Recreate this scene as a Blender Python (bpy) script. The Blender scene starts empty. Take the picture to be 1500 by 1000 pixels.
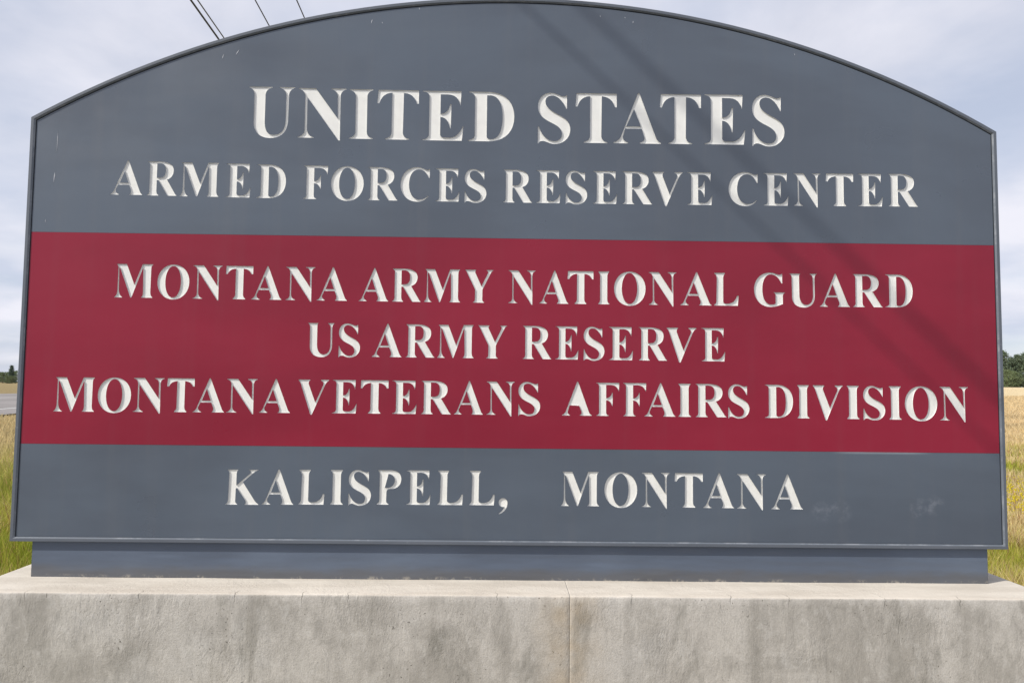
import bpy, bmesh, math, random
import numpy as np
from mathutils import Vector, Matrix, noise
from mathutils.geometry import delaunay_2d_cdt

random.seed(7)
rng = np.random.default_rng(7)
scene = bpy.context.scene
C = scene.collection

# ------------------------------------------------------------------ camera, sky, sun, exposure
EYE = Vector((-0.061, -3.1, 1.55))
PITCH, ROLL, YAW = 0.061860, 0.011246, 0.014582
def cam_dir(x, y, f):
    c, s = math.cos(ROLL), math.sin(ROLL)
    x, y = x * c - y * s, x * s + y * c
    c, s = math.cos(PITCH), math.sin(PITCH)
    f, y = f * c - y * s, f * s + y * c
    c, s = math.cos(YAW), math.sin(YAW)
    return Vector((x * c + f * s, -x * s + f * c, y))
cam = bpy.data.cameras.new('camera')
cam.lens = 26.688; cam.sensor_width = 36; cam.clip_start = 0.05; cam.clip_end = 6000
camo = bpy.data.objects.new('camera', cam); C.objects.link(camo)
r_, u_, b_ = cam_dir(1, 0, 0), cam_dir(0, 1, 0), -cam_dir(0, 0, 1)
camo.matrix_world = Matrix(((r_.x, u_.x, b_.x, EYE.x), (r_.y, u_.y, b_.y, EYE.y), (r_.z, u_.z, b_.z, EYE.z), (0, 0, 0, 1)))
scene.camera = camo

SUN = Vector((-1.0, -0.52, 0.96)).normalized()          # towards the sun
sun = bpy.data.lights.new('sun', 'SUN'); sun.energy = 3.8; sun.angle = math.radians(0.53); sun.color = (1, 0.95, 0.87)
suno = bpy.data.objects.new('sun', sun); C.objects.link(suno)
suno.rotation_euler = SUN.to_track_quat('Z', 'Y').to_euler(); suno.location = (-20, -10, 20)

world = bpy.data.worlds.new('World'); scene.world = world; world.use_nodes = True
wn, wl = world.node_tree.nodes, world.node_tree.links
wn.clear()
def W(t, **k):
    n = wn.new(t)
    for a, v in k.items(): setattr(n, a, v)
    return n
sky = W('ShaderNodeTexSky', sky_type='NISHITA', sun_disc=False)
sky.sun_elevation = math.asin(SUN.z); sky.sun_rotation = math.atan2(SUN.x, SUN.y)
sky.altitude = 900; sky.dust_density = 1.5
tc = W('ShaderNodeTexCoord'); sep = W('ShaderNodeSeparateXYZ'); wl.new(tc.outputs['Generated'], sep.inputs[0])
def wm(op, a, b=None):
    n = W('ShaderNodeMath', operation=op)
    for i, v in enumerate((a, b)):
        if v is None: continue
        if isinstance(v, (int, float)): n.inputs[i].default_value = v
        else: wl.new(v, n.inputs[i])
    return n.outputs[0]
zz = wm('ADD', wm('ABSOLUTE', sep.outputs[2]), 0.22)
cmb = W('ShaderNodeCombineXYZ')
wl.new(wm('DIVIDE', sep.outputs[0], zz), cmb.inputs[0]); wl.new(wm('DIVIDE', sep.outputs[1], zz), cmb.inputs[1])
n1 = W('ShaderNodeTexNoise'); n1.inputs['Scale'].default_value = 1.1; n1.inputs['Detail'].default_value = 9; n1.inputs['Roughness'].default_value = 0.55
n1.inputs['Distortion'].default_value = 0.5
wl.new(cmb.outputs[0], n1.inputs['Vector'])
ramp = W('ShaderNodeValToRGB'); ramp.color_ramp.elements[0].position = 0.36; ramp.color_ramp.elements[1].position = 0.58
ramp.color_ramp.elements[0].color = (0.70, 0.70, 0.70, 1); ramp.color_ramp.elements[1].color = (1, 1, 1, 1)
wl.new(n1.outputs[0], ramp.inputs[0])
n2 = W('ShaderNodeTexNoise'); n2.inputs['Scale'].default_value = 2.3; n2.inputs['Detail'].default_value = 7
wl.new(cmb.outputs[0], n2.inputs['Vector'])
ccol = W('ShaderNodeMix', data_type='RGBA')
ccol.inputs['A'].default_value = (5.7, 6.1, 7.3, 1); ccol.inputs['B'].default_value = (7.7, 7.7, 8.45, 1)
r2 = W('ShaderNodeMapRange'); r2.inputs['From Min'].default_value = 0.35; r2.inputs['From Max'].default_value = 0.62
wl.new(n2.outputs[0], r2.inputs[0]); wl.new(r2.outputs[0], ccol.inputs['Factor'])
mixc = W('ShaderNodeMix', data_type='RGBA')
wl.new(ramp.outputs[0], mixc.inputs['Factor']); wl.new(sky.outputs[0], mixc.inputs['A']); wl.new(ccol.outputs['Result'], mixc.inputs['B'])
bg = W('ShaderNodeBackground'); bg.inputs[1].default_value = 0.1
wo = W('ShaderNodeOutputWorld')
wl.new(mixc.outputs['Result'], bg.inputs[0]); wl.new(bg.outputs[0], wo.inputs[0])

scene.view_settings.view_transform = 'Standard'; scene.view_settings.look = 'None'
scene.view_settings.exposure = 0.2; scene.view_settings.gamma = 1.0
scene.view_settings.use_curve_mapping = False
scene.render.engine = 'CYCLES'
scene.cycles.max_bounces = 6

# ------------------------------------------------------------------ helpers
def tag(o, label=None, cat=None, group=None, kind=None):
    if label: o['label'] = label
    if cat: o['category'] = cat
    if group: o['group'] = group
    if kind: o['kind'] = kind
    return o
def empty(name, loc, label, cat, group=None):
    o = bpy.data.objects.new(name, None); C.objects.link(o); o.location = loc; o.empty_display_size = 0.1
    return tag(o, label, cat, group)
def mesh(name, vs, fs, mat, parent=None, smooth=False):
    me = bpy.data.meshes.new(name); me.from_pydata([tuple(v) for v in vs], [], fs); me.update()
    bm = bmesh.new(); bm.from_mesh(me); bmesh.ops.recalc_face_normals(bm, faces=bm.faces) if parent is not False else None
    bm.to_mesh(me); bm.free()
    o = bpy.data.objects.new(name, me); C.objects.link(o)
    if mat: me.materials.append(mat)
    if parent: o.parent = parent; o.matrix_parent_inverse = Matrix.Translation(-parent.location)
    if smooth: me.polygons.foreach_set('use_smooth', [True] * len(me.polygons))
    return o
def from_bm(name, bm, mat, parent=None, smooth=False):
    me = bpy.data.meshes.new(name); bm.to_mesh(me); bm.free()
    o = bpy.data.objects.new(name, me); C.objects.link(o)
    if mat: me.materials.append(mat)
    if parent: o.parent = parent; o.matrix_parent_inverse = Matrix.Translation(-parent.location)
    if smooth: me.polygons.foreach_set('use_smooth', [True] * len(me.polygons))
    return o

class Mat:
    """small wrapper for node materials in object/world coordinates"""
    def __init__(s, name, rough=0.5, spec=0.5):
        s.m = bpy.data.materials.new(name); s.m.use_nodes = True
        s.n, s.l = s.m.node_tree.nodes, s.m.node_tree.links
        s.b = s.n['Principled BSDF']; s.b.inputs['Roughness'].default_value = rough
        s.b.inputs['Specular IOR Level'].default_value = spec
        s.geo = s.n.new('ShaderNodeNewGeometry'); s.pos = s.geo.outputs['Position']
        x = s.n.new('ShaderNodeSeparateXYZ'); s.l.new(s.pos, x.inputs[0]); s.x, s.y, s.z = x.outputs
    def put(s, sock, v):
        if hasattr(v, 'links') or isinstance(v, bpy.types.NodeSocket): s.l.new(v, sock)
        else: sock.default_value = v
    def math(s, op, a, b=None, clamp=False):
        n = s.n.new('ShaderNodeMath'); n.operation = op; n.use_clamp = clamp
        s.put(n.inputs[0], a)
        if b is not None: s.put(n.inputs[1], b)
        return n.outputs[0]
    def scale(s, v):
        n = s.n.new('ShaderNodeMapping'); n.inputs['Scale'].default_value = v; s.l.new(s.pos, n.inputs['Vector']); return n.outputs[0]
    def noise(s, scale, detail=4, vec=None, rough=0.5, dist=0.0):
        n = s.n.new('ShaderNodeTexNoise'); n.inputs['Scale'].default_value = scale; n.inputs['Detail'].default_value = detail
        n.inputs['Roughness'].default_value = rough; n.inputs['Distortion'].default_value = dist
        s.l.new(vec if vec is not None else s.pos, n.inputs['Vector']); return n.outputs[0]
    def rng(s, v, a, b, c=0.0, d=1.0):
        n = s.n.new('ShaderNodeMapRange'); n.interpolation_type = 'SMOOTHSTEP'
        s.put(n.inputs[0], v); n.inputs[1].default_value = a; n.inputs[2].default_value = b; n.inputs[3].default_value = c; n.inputs[4].default_value = d
        return n.outputs[0]
    def mix(s, f, a, b):
        n = s.n.new('ShaderNodeMix'); n.data_type = 'RGBA'
        s.put(n.inputs['Factor'], f)
        for k, v in (('A', a), ('B', b)):
            s.put(n.inputs[k], (*v, 1) if isinstance(v, tuple) else v)
        return n.outputs['Result']
    def bump(s, h, strength=0.3, dist=0.01, prev=None):
        n = s.n.new('ShaderNodeBump'); n.inputs['Strength'].default_value = strength; n.inputs['Distance'].default_value = dist
        s.l.new(h, n.inputs['Height'])
        if prev is not None: s.l.new(prev, n.inputs['Normal'])
        return n.outputs[0]
    def color(s, c): s.put(s.b.inputs['Base Color'], (*c, 1) if isinstance(c, tuple) else c); return s
    def normal(s, n): s.l.new(n, s.b.inputs['Normal']); return s
    def blob(s, x, z, rx, rz):
        """soft ellipse mask round a point of the sign face"""
        a = s.math('POWER', s.math('DIVIDE', s.math('SUBTRACT', s.x, x), rx), 2.0)
        b = s.math('POWER', s.math('DIVIDE', s.math('SUBTRACT', s.z, z), rz), 2.0)
        return s.rng(s.math('ADD', a, b), 1.0, 0.2)

# ------------------------------------------------------------------ materials
def paint(name, base, dark, kind):
    m = Mat(name, 0.34, 0.35 if kind == 'red' else 0.7)
    big = m.noise(1.0, 5, m.scale((0.8, 1, 1.9)), 0.55, 0.4)
    col = m.mix(m.rng(big, 0.35, 0.65), dark, base)
    streak = m.noise(1.0, 5, m.scale((14, 1, 0.7)), 0.6)                 # rain streaks
    dirt = m.math('MULTIPLY', m.rng(streak, 0.48, 0.75), 0.04 if kind == 'red' else 0.14)
    col = m.mix(dirt, col, (0.14, 0.14, 0.145))
    fine = m.noise(420, 2)
    col = m.mix(m.math('MULTIPLY', m.rng(fine, 0.62, 0.8), 0.15), col, (0.3, 0.3, 0.3))
    if kind == 'lower':                                                    # hand smudges low on the right
        sm = m.math('ADD', m.blob(1.29, 1.07, 0.10, 0.06), m.math('ADD', m.blob(1.66, 1.08, 0.09, 0.05), m.blob(1.72, 1.11, 0.04, 0.035)))
        sm = m.math('MULTIPLY', sm, m.rng(m.noise(16, 5, rough=0.7), 0.44, 0.68)); sm = m.math('MULTIPLY', sm, 0.17)
        col = m.mix(sm, col, (0.42, 0.44, 0.5))
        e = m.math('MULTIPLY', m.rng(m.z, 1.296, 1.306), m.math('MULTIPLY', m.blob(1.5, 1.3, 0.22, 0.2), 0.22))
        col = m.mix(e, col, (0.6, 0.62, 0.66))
    m.color(col)
    m.put(m.b.inputs['Roughness'], m.rng(m.noise(3.0, 5), 0.3, 0.7, 0.27, 0.38))
    m.normal(m.bump(m.noise(1.0, 3, m.scale((1.1, 1, 2.2))), 0.35, 0.02, m.bump(m.noise(900, 1), 0.04, 0.001)))
    return m.m
GREY, GREYD = (0.090, 0.113, 0.146), (0.074, 0.091, 0.118)
m_up = paint('grey_paint_upper', GREY, GREYD, 'upper')
m_lo = paint('grey_paint_lower', GREY, GREYD, 'lower')
m_red = paint('maroon_paint', (0.262, 0.013, 0.035), (0.225, 0.011, 0.030), 'red')

m = Mat('frame_grey', 0.45, 0.5)
c = m.mix(m.rng(m.noise(2, 4), 0.35, 0.65), (0.098, 0.112, 0.135), (0.115, 0.130, 0.155))
worn = m.math('MULTIPLY', m.rng(m.noise(9, 7, rough=0.75), 0.6, 0.68), m.rng(m.noise(60, 3), 0.45, 0.6))
c = m.mix(m.math('MULTIPLY', worn, 0.3), c, (0.4, 0.4, 0.42)); m.color(c); m_frame = m.m

m = Mat('frame_worn_edge', 0.4, 0.5)
worn = m.math('MULTIPLY', m.rng(m.noise(6, 8, rough=0.8), 0.48, 0.62), 0.6)
m.color(m.mix(worn, (0.12, 0.138, 0.165), (0.26, 0.275, 0.30))); m_edge = m.m

m = Mat('skirt_paint', 0.36, 0.5)
c = m.mix(m.rng(m.noise(1.8, 3), 0.35, 0.65), (0.090, 0.113, 0.155), (0.112, 0.140, 0.188))
low = m.rng(m.z, 0.875, 0.785)
dust = m.math('MULTIPLY', m.rng(m.math('ADD', low, m.math('MULTIPLY', m.noise(4.5, 6, m.scale((1, 1, 2.5)), 0.65), 1.1)), 0.9, 1.6), 0.6)
c = m.mix(dust, c, (0.10, 0.093, 0.085))
splash = m.math('MULTIPLY', m.rng(m.z, 0.795, 0.782), m.rng(m.noise(30, 5, rough=0.7), 0.52, 0.66))
c = m.mix(m.math('MULTIPLY', splash, 0.7), c, (0.36, 0.33, 0.28))
m.color(c); m.normal(m.bump(m.noise(1.0, 3, m.scale((1.3, 1, 6))), 0.9, 0.025)); m_skirt = m.m

m = Mat('white_acrylic', 0.35, 0.4)
m.color(m.mix(m.rng(m.noise(18, 4), 0.4, 0.7), (0.835, 0.83, 0.79), (0.795, 0.79, 0.755)))
m.b.inputs['Subsurface Weight'].default_value = 0.7
m.b.inputs['Subsurface Radius'].default_value = (1.0, 1.0, 1.0); m.b.inputs['Subsurface Scale'].default_value = 0.006
m_white = m.m
m = Mat('cut_edge', 0.4, 0.5); m.color((0.74, 0.74, 0.73)); m_cut = m.m
m = Mat('cabinet_inside', 0.9, 0.1); m.color((0.02, 0.02, 0.022)); m_dark = m.m
m = Mat('bird_mark', 0.8, 0.2); m.color((0.5, 0.51, 0.54)); m_mark = m.m

def concrete(name, top):
    m = Mat(name, 0.93, 0.15)
    vs = m.noise(1.0, 7, m.scale((4.2, 4.2, 0.9)), 0.62, 0.6)            # vertical wash
    bl = m.noise(2.6, 6, rough=0.6, dist=1.0)
    f = m.rng(m.math('ADD', m.math('MULTIPLY', vs, 0.55), m.math('MULTIPLY', bl, 0.45)), 0.42, 0.57)
    c = m.mix(f, (0.375, 0.352, 0.318), (0.545, 0.515, 0.472))
    spots = m.math('MULTIPLY', m.rng(m.noise(1.0, 5, m.scale((7, 7, 3.0)), 0.6, 0.4), 0.56, 0.70), 0.6)
    c = m.mix(spots, c, (0.215, 0.205, 0.18))
    pale = m.math('MULTIPLY', m.rng(m.noise(1.6, 4, dist=0.6), 0.55, 0.7), 0.35)
    c = m.mix(pale, c, (0.50, 0.495, 0.485))
    grain = m.noise(140, 4, rough=0.7)
    c = m.mix(m.rng(grain, 0.35, 0.7, 0.0, 0.3), c, (0.24, 0.225, 0.20))
    mid = m.noise(1.0, 6, m.scale((26, 26, 17)), 0.7, 0.8)
    c = m.mix(m.rng(mid, 0.5, 0.68, 0.0, 0.28), c, (0.22, 0.21, 0.19))
    c = m.mix(m.rng(mid, 0.48, 0.33, 0.0, 0.30), c, (0.62, 0.60, 0.565))
    po = m.noise(1.0, 2, m.scale((95, 95, 95)), 0.5)
    pm = m.math('MULTIPLY', m.rng(po, 0.67, 0.73), m.rng(m.noise(4.2, 3), 0.45, 0.6))
    c = m.mix(m.math('MULTIPLY', pm, 0.8), c, (0.12, 0.11, 0.095))
    drip = m.math('MULTIPLY', m.rng(m.noise(1.0, 6, m.scale((9, 9, 1.1)), 0.7, 0.6), 0.54, 0.72), m.rng(m.noise(2.0, 3), 0.4, 0.6, 0.1, 0.6))
    c = m.mix(drip, c, (0.235, 0.22, 0.19))
    # brown weeping round the joint
    jx = m.math('ABSOLUTE', m.math('SUBTRACT', m.math('ADD', m.x, m.math('MULTIPLY', m.noise(5, 4), 0.12)), 0.27))
    js = m.math('MULTIPLY', m.rng(jx, 0.16, 0.0), m.rng(m.noise(9, 5), 0.35, 0.65, 0.15, 0.6))
    c = m.mix(js, c, (0.40, 0.315, 0.21))
    # hairline cracks
    vo = m.n.new('ShaderNodeTexVoronoi'); vo.feature = 'DISTANCE_TO_EDGE'; vo.inputs['Scale'].default_value = 2.1
    ad = m.n.new('ShaderNodeVectorMath'); ad.operation = 'ADD'
    nz = m.n.new('ShaderNodeTexNoise'); nz.inputs['Scale'].default_value = 5; nz.inputs['Detail'].default_value = 6; m.l.new(m.pos, nz.inputs['Vector'])
    sc = m.n.new('ShaderNodeVectorMath'); sc.operation = 'SCALE'; sc.inputs['Scale'].default_value = 0.12; m.l.new(nz.outputs['Color'], sc.inputs[0])
    m.l.new(m.scale((1.9, 1.9, 0.55)), ad.inputs[0]); m.l.new(sc.outputs[0], ad.inputs[1]); m.l.new(ad.outputs[0], vo.inputs['Vector'])
    cr = m.math('MULTIPLY', m.rng(vo.outputs['Distance'], 0.004, 0.0008), m.math('MULTIPLY', m.rng(m.noise(2.4, 3), 0.57, 0.66), m.rng(m.z, 0.775, 0.76, 0.0, 0.6)))
    # short cracks at the arris of the ledge
    arris = m.rng(m.z, 0.735, 0.765)
    near = m.rng(m.y, -0.15, -0.19)
    tot = None
    for i, x in enumerate((-1.79, -1.37, -1.02, -0.77, -0.60, -0.05, 0.46, 0.83, 1.05, 1.41, 1.7)):
        d = m.math('ABSOLUTE', m.math('SUBTRACT', m.math('ADD', m.x, m.math('MULTIPLY', m.noise(22 + i, 3), 0.035)), x))
        k = m.rng(d, 0.0022, 0.0004); tot = k if tot is None else m.math('MAXIMUM', tot, k)
    cr2 = m.math('MULTIPLY', m.math('MULTIPLY', tot, 0.6), m.math('MULTIPLY', arris, near))
    crack = m.math('MAXIMUM', cr, cr2)
    # upward faces take a paler cream
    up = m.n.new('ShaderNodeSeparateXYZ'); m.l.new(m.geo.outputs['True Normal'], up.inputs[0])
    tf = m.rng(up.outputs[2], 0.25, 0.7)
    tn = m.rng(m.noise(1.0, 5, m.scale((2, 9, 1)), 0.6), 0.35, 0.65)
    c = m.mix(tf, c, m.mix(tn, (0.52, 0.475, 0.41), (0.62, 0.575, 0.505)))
    c = m.mix(m.math('MULTIPLY', crack, 0.75), c, (0.11, 0.10, 0.085))
    m.color(c)
    h1 = m.noise(1.0, 8, m.scale((9, 9, 4)), 0.7, 0.5)
    h2 = m.noise(1.0, 4, m.scale((60, 60, 26)), 0.65, 0.9)
    patch = m.rng(m.noise(3.1, 3), 0.46, 0.6)
    n = m.bump(h1, 0.28, 0.02)
    n = m.bump(m.math('MULTIPLY', h2, patch), 0.6, 0.005, n)
    n = m.bump(grain, 0.35, 0.003, n)
    n = m.bump(m.math('SUBTRACT', 1.0, crack), 0.6, 0.004, n)
    m.normal(n); return m.m
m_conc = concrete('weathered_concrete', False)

# ------------------------------------------------------------------ letter outlines (y down, one path per glyph, cap line and base line)
GLYPH = {
'E': (140, 868, 0, "M22 140 L572 140 L562 355 Q530 190 380 188 L275 188 L275 478 Q390 475 415 330 L432 330 L426 690 L416 690 Q385 525 275 522 L275 780 Q280 826 330 826 L420 826 Q530 820 600 655 L608 655 L585 868 L22 868 L22 856 Q105 852 115 790 L115 220 Q108 155 22 152 Z"),
'F': (140, 868, 0, "M60 140 L560 140 L552 340 Q520 190 380 188 L275 188 L275 478 Q380 472 405 355 L418 355 L416 650 L406 650 Q375 525 275 522 L275 780 Q278 848 330 856 L330 868 L62 868 L62 856 Q118 848 122 790 L122 220 Q116 155 60 152 Z"),
'D': (100, 823, 0, "M665 100 L950 100 C1180 100 1327 240 1327 460 C1327 690 1180 823 950 823 L660 823 L660 812 Q750 800 757 740 L757 180 Q750 118 665 110 Z M930 150 L990 150 C1110 160 1158 300 1158 470 C1158 660 1110 793 990 793 C940 793 930 770 930 740 Z"),
'R': (145, 831, 0, "M-151 145 L100 145 C290 145 398 205 398 325 C398 410 350 480 262 505 L440 790 Q455 815 474 822 L474 831 L285 831 L85 520 L47 520 L47 740 Q55 812 92 820 L92 831 L-151 831 L-151 820 Q-103 812 -98 750 L-98 225 Q-103 160 -151 155 Z M47 180 L110 180 C200 180 235 230 235 325 C235 420 200 472 110 472 L47 472 Z"),
'C': (157, 842, 0, "M1132 178 L1128 365 L1112 365 C1060 245 1000 185 910 185 C770 185 705 330 705 500 C705 690 800 815 915 815 C1000 815 1060 780 1100 730 L1112 742 C1050 825 970 858 870 858 C670 858 532 700 532 505 C532 300 670 142 870 142 C950 142 1000 170 1050 192 Q1108 202 1116 178 Z"),
'G': (143, 840, 0, "M655 150 L658 355 L640 355 C590 240 520 165 415 165 C290 165 235 320 235 480 C235 680 300 806 420 806 C460 806 500 800 515 785 L515 600 Q505 565 475 552 L475 545 L715 545 L715 552 Q675 575 667 600 L667 790 C590 830 500 857 400 857 C200 857 62 700 62 490 C62 280 200 127 400 127 C470 127 520 150 570 168 Q620 180 640 150 Z"),
'U': (148, 840, 0, "M812 148 L1022 148 L1022 155 Q1000 175 1000 210 L1002 600 C1005 730 1060 805 1130 805 C1220 805 1275 740 1275 600 L1272 240 Q1265 175 1215 158 L1215 148 L1350 148 L1350 156 Q1312 175 1306 240 L1309 600 C1309 770 1230 862 1090 862 C940 862 860 770 857 640 L853 230 Q850 175 812 156 Z"),
'U2': (67, 340, 0, "M20 67 L148 67 L148 71 Q112 78 110 110 L110 265 Q114 330 157 330 C205 330 224 300 225 250 L225 110 Q222 78 188 71 L188 67 L272 67 L272 71 Q240 80 239 110 L238 250 C236 310 205 347 140 347 C80 347 51 310 50 262 L50 110 Q48 78 20 71 Z"),
'S': (140, 869, 0, "M1138 172 L1138 375 L1128 375 C1090 270 1010 178 930 178 C870 178 832 215 832 262 C832 350 900 398 1000 450 C1120 510 1187 570 1187 680 C1187 800 1090 892 965 892 C890 892 850 852 800 850 C770 850 750 862 738 888 L728 888 L730 635 L742 635 C770 750 850 852 960 852 C1030 852 1070 810 1070 742 C1070 660 1000 620 910 575 C800 520 728 460 728 340 C728 217 810 140 900 140 C970 140 1020 170 1060 185 Q1112 195 1126 172 Z"),
'O': (88, 702, 0, "M1176 84 C1345 84 1464 225 1464 402 C1464 585 1345 726 1176 726 C1005 726 886 585 886 402 C886 225 1005 84 1176 84 Z M1170 111 C1082 111 1028 250 1028 402 C1028 560 1085 692 1170 692 C1258 692 1312 560 1312 402 C1312 250 1258 111 1170 111 Z"),
'M': (85, 698, 0.035, "M145 85 L325 85 L325 90 L460 465 L612 85 L800 85 L800 95 Q770 110 765 160 L748 600 Q750 670 785 690 L785 698 L580 698 L580 690 Q612 675 617 610 L622 160 L614 160 L405 698 L388 698 L203 155 L188 155 L180 560 Q188 670 240 690 L240 698 L100 698 L100 690 Q148 660 155 560 L172 150 Q172 110 145 95 Z"),
'N': (75, 343, 0.018, "M295 75 L385 75 L503 238 L503 115 Q500 85 468 80 L468 75 L548 75 L548 80 Q520 86 517 115 L514 355 L506 355 L341 125 L339 300 Q345 335 375 340 L375 343 L290 343 L290 339 Q325 332 328 300 L330 115 Q325 85 295 80 Z"),
'I2': (78, 350, 0.005, "M570 78 L697 78 L697 83 Q668 88 665 115 L665 315 Q668 342 697 346 L697 350 L570 350 L570 346 Q600 340 604 315 L604 115 Q600 88 570 83 Z"),
'I': (107, 333, 0, "M310 107 L383 107 L383 113 Q371 120 371 145 L371 300 Q371 322 385 328 L385 333 L310 333 L310 328 Q322 320 322 300 L322 145 Q322 120 310 113 Z"),
'T2': (83, 356, 0, "M735 83 L950 83 L950 157 L940 157 Q925 100 870 98 L868 320 Q872 348 902 352 L902 356 L775 356 L775 352 Q805 345 808 320 L808 98 Q755 100 740 157 L730 157 Z"),
'T': (53, 237, 0, "M648 53 L788 53 L788 98 L780 98 Q770 70 738 68 L738 210 Q740 228 749 232 L749 237 L686 237 L686 232 Q697 226 698 210 L698 68 Q665 70 655 98 L646 98 Z"),
'A2': (108, 381, 0, "M655 104 L663 104 L752 345 Q762 370 780 376 L780 381 L665 381 L665 376 Q697 368 690 345 L676 300 L585 300 L573 345 Q570 368 602 376 L602 381 L522 381 L522 376 Q548 370 562 345 Z M634 192 L592 288 L672 288 Z"),
'A': (95, 738, 0.01, "M1026 88 L1044 88 L1262 660 Q1280 710 1312 730 L1312 738 L1075 738 L1075 730 Q1112 715 1103 650 L1065 552 L860 552 L818 640 Q810 705 875 730 L875 738 L715 738 L715 730 Q770 705 790 650 Z M976 290 L887 515 L1053 515 Z"),
'A3': (96, 322, 0, "M165 91 L172 91 L248 300 Q255 315 267 318 L267 322 L185 322 L185 318 Q200 312 196 295 L180 255 L115 252 L103 290 Q100 312 117 317 L117 322 L63 322 L63 318 Q80 312 88 295 Z"),
'P': (45, 218, 0, "M795 45 L862 45 C897 45 913 65 913 90 C913 118 895 139 860 139 Q842 140 839 152 L838 195 Q838 212 850 214 L850 218 L791 218 L791 214 Q803 208 804 195 L804 70 Q803 52 795 49 Z M848 63 Q880 68 881 98 Q878 127 848 134 L830 134 Q838 105 848 63 Z"),
'K': (92, 738, 0.022, "M110 92 L305 92 L305 100 Q275 125 274 170 L268 385 L530 165 Q555 120 505 100 L505 92 L685 92 L685 100 Q630 115 590 150 L392 322 L600 645 Q640 705 685 730 L685 738 L425 738 L425 730 Q462 710 438 655 L285 435 L260 435 L250 660 Q250 715 290 730 L290 738 L72 738 L72 730 Q115 705 120 650 L140 170 Q140 120 110 100 Z"),
'L': (45, 218, 0.02, "M407 45 L462 45 L462 50 Q452 56 452 75 L449 195 Q450 207 465 208 Q510 208 522 165 L530 165 L525 218 L402 218 L402 214 Q413 208 414 195 L419 75 Q418 55 407 50 Z"),
'V': (60, 243, 0, "M30 60 L92 60 L92 65 Q80 72 86 88 L122 185 L163 90 Q168 70 150 66 L150 60 L193 60 L193 65 Q180 72 172 90 L105 252 L98 252 L46 95 Q40 72 30 65 Z"),
'Y': (145, 832, 0, "M302 145 L535 145 L535 154 Q510 175 520 210 L652 490 L785 215 Q800 175 755 155 L755 147 L905 147 L905 155 Q860 175 845 215 L672 560 L672 770 Q680 810 712 822 L712 832 L475 832 L475 822 Q510 810 517 770 L518 560 L345 210 Q330 170 302 152 Z"),
',': (45, 218, 0, "M1400 205 C1400 190 1410 182 1422 182 C1437 182 1445 195 1443 212 C1440 238 1425 255 1402 264 L1400 260 Q1422 245 1428 226 Q1402 228 1400 205 Z"),
}
def flatten(path, n=9):
    loops, cur, t, i = [], [], path.replace('Z', ' Z ').split(), 0
    toks = []
    for w in t:
        if w[0] in 'MLQCZ':
            toks.append(w[0])
            if len(w) > 1: toks.append(float(w[1:]))
        else: toks.append(float(w))
    while i < len(toks):
        k = toks[i]; i += 1
        if k == 'M': cur = [(toks[i], toks[i + 1])]; i += 2
        elif k == 'L': cur.append((toks[i], toks[i + 1])); i += 2
        elif k in 'QC':
            m_ = 2 if k == 'Q' else 3
            p = [cur[-1]] + [(toks[i + 2 * j], toks[i + 2 * j + 1]) for j in range(m_)]; i += 2 * m_
            nn = n if k == 'C' else 6
            for s in range(1, nn + 1):
                u = s / nn; v = 1 - u
                w = (v * v, 2 * u * v, u * u) if k == 'Q' else (v ** 3, 3 * u * v * v, 3 * u * u * v, u ** 3)
                cur.append((sum(a * q[0] for a, q in zip(w, p)), sum(a * q[1] for a, q in zip(w, p))))
        elif k == 'Z': loops.append(cur)
    return loops
GL = {}
for g, (cap, base, sk, path) in GLYPH.items():
    lp = flatten(path); mid = (cap + base) / 2
    lp = [[(x + sk * (y - mid), (base - y) / (base - cap)) for x, y in l] for l in lp]
    xs = [x for l in lp for x, y in l]; a, b = min(xs), max(xs)
    out = []
    for l in lp:
        q = []
        for x, y in l:
            p = ((x - a) / (b - a), y)
            if not q or math.hypot(p[0] - q[-1][0], p[1] - q[-1][1]) > 0.004: q.append(p)
        if math.hypot(q[0][0] - q[-1][0], q[0][1] - q[-1][1]) < 0.004: q.pop()
        out.append(q)
    GL[g] = out
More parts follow.
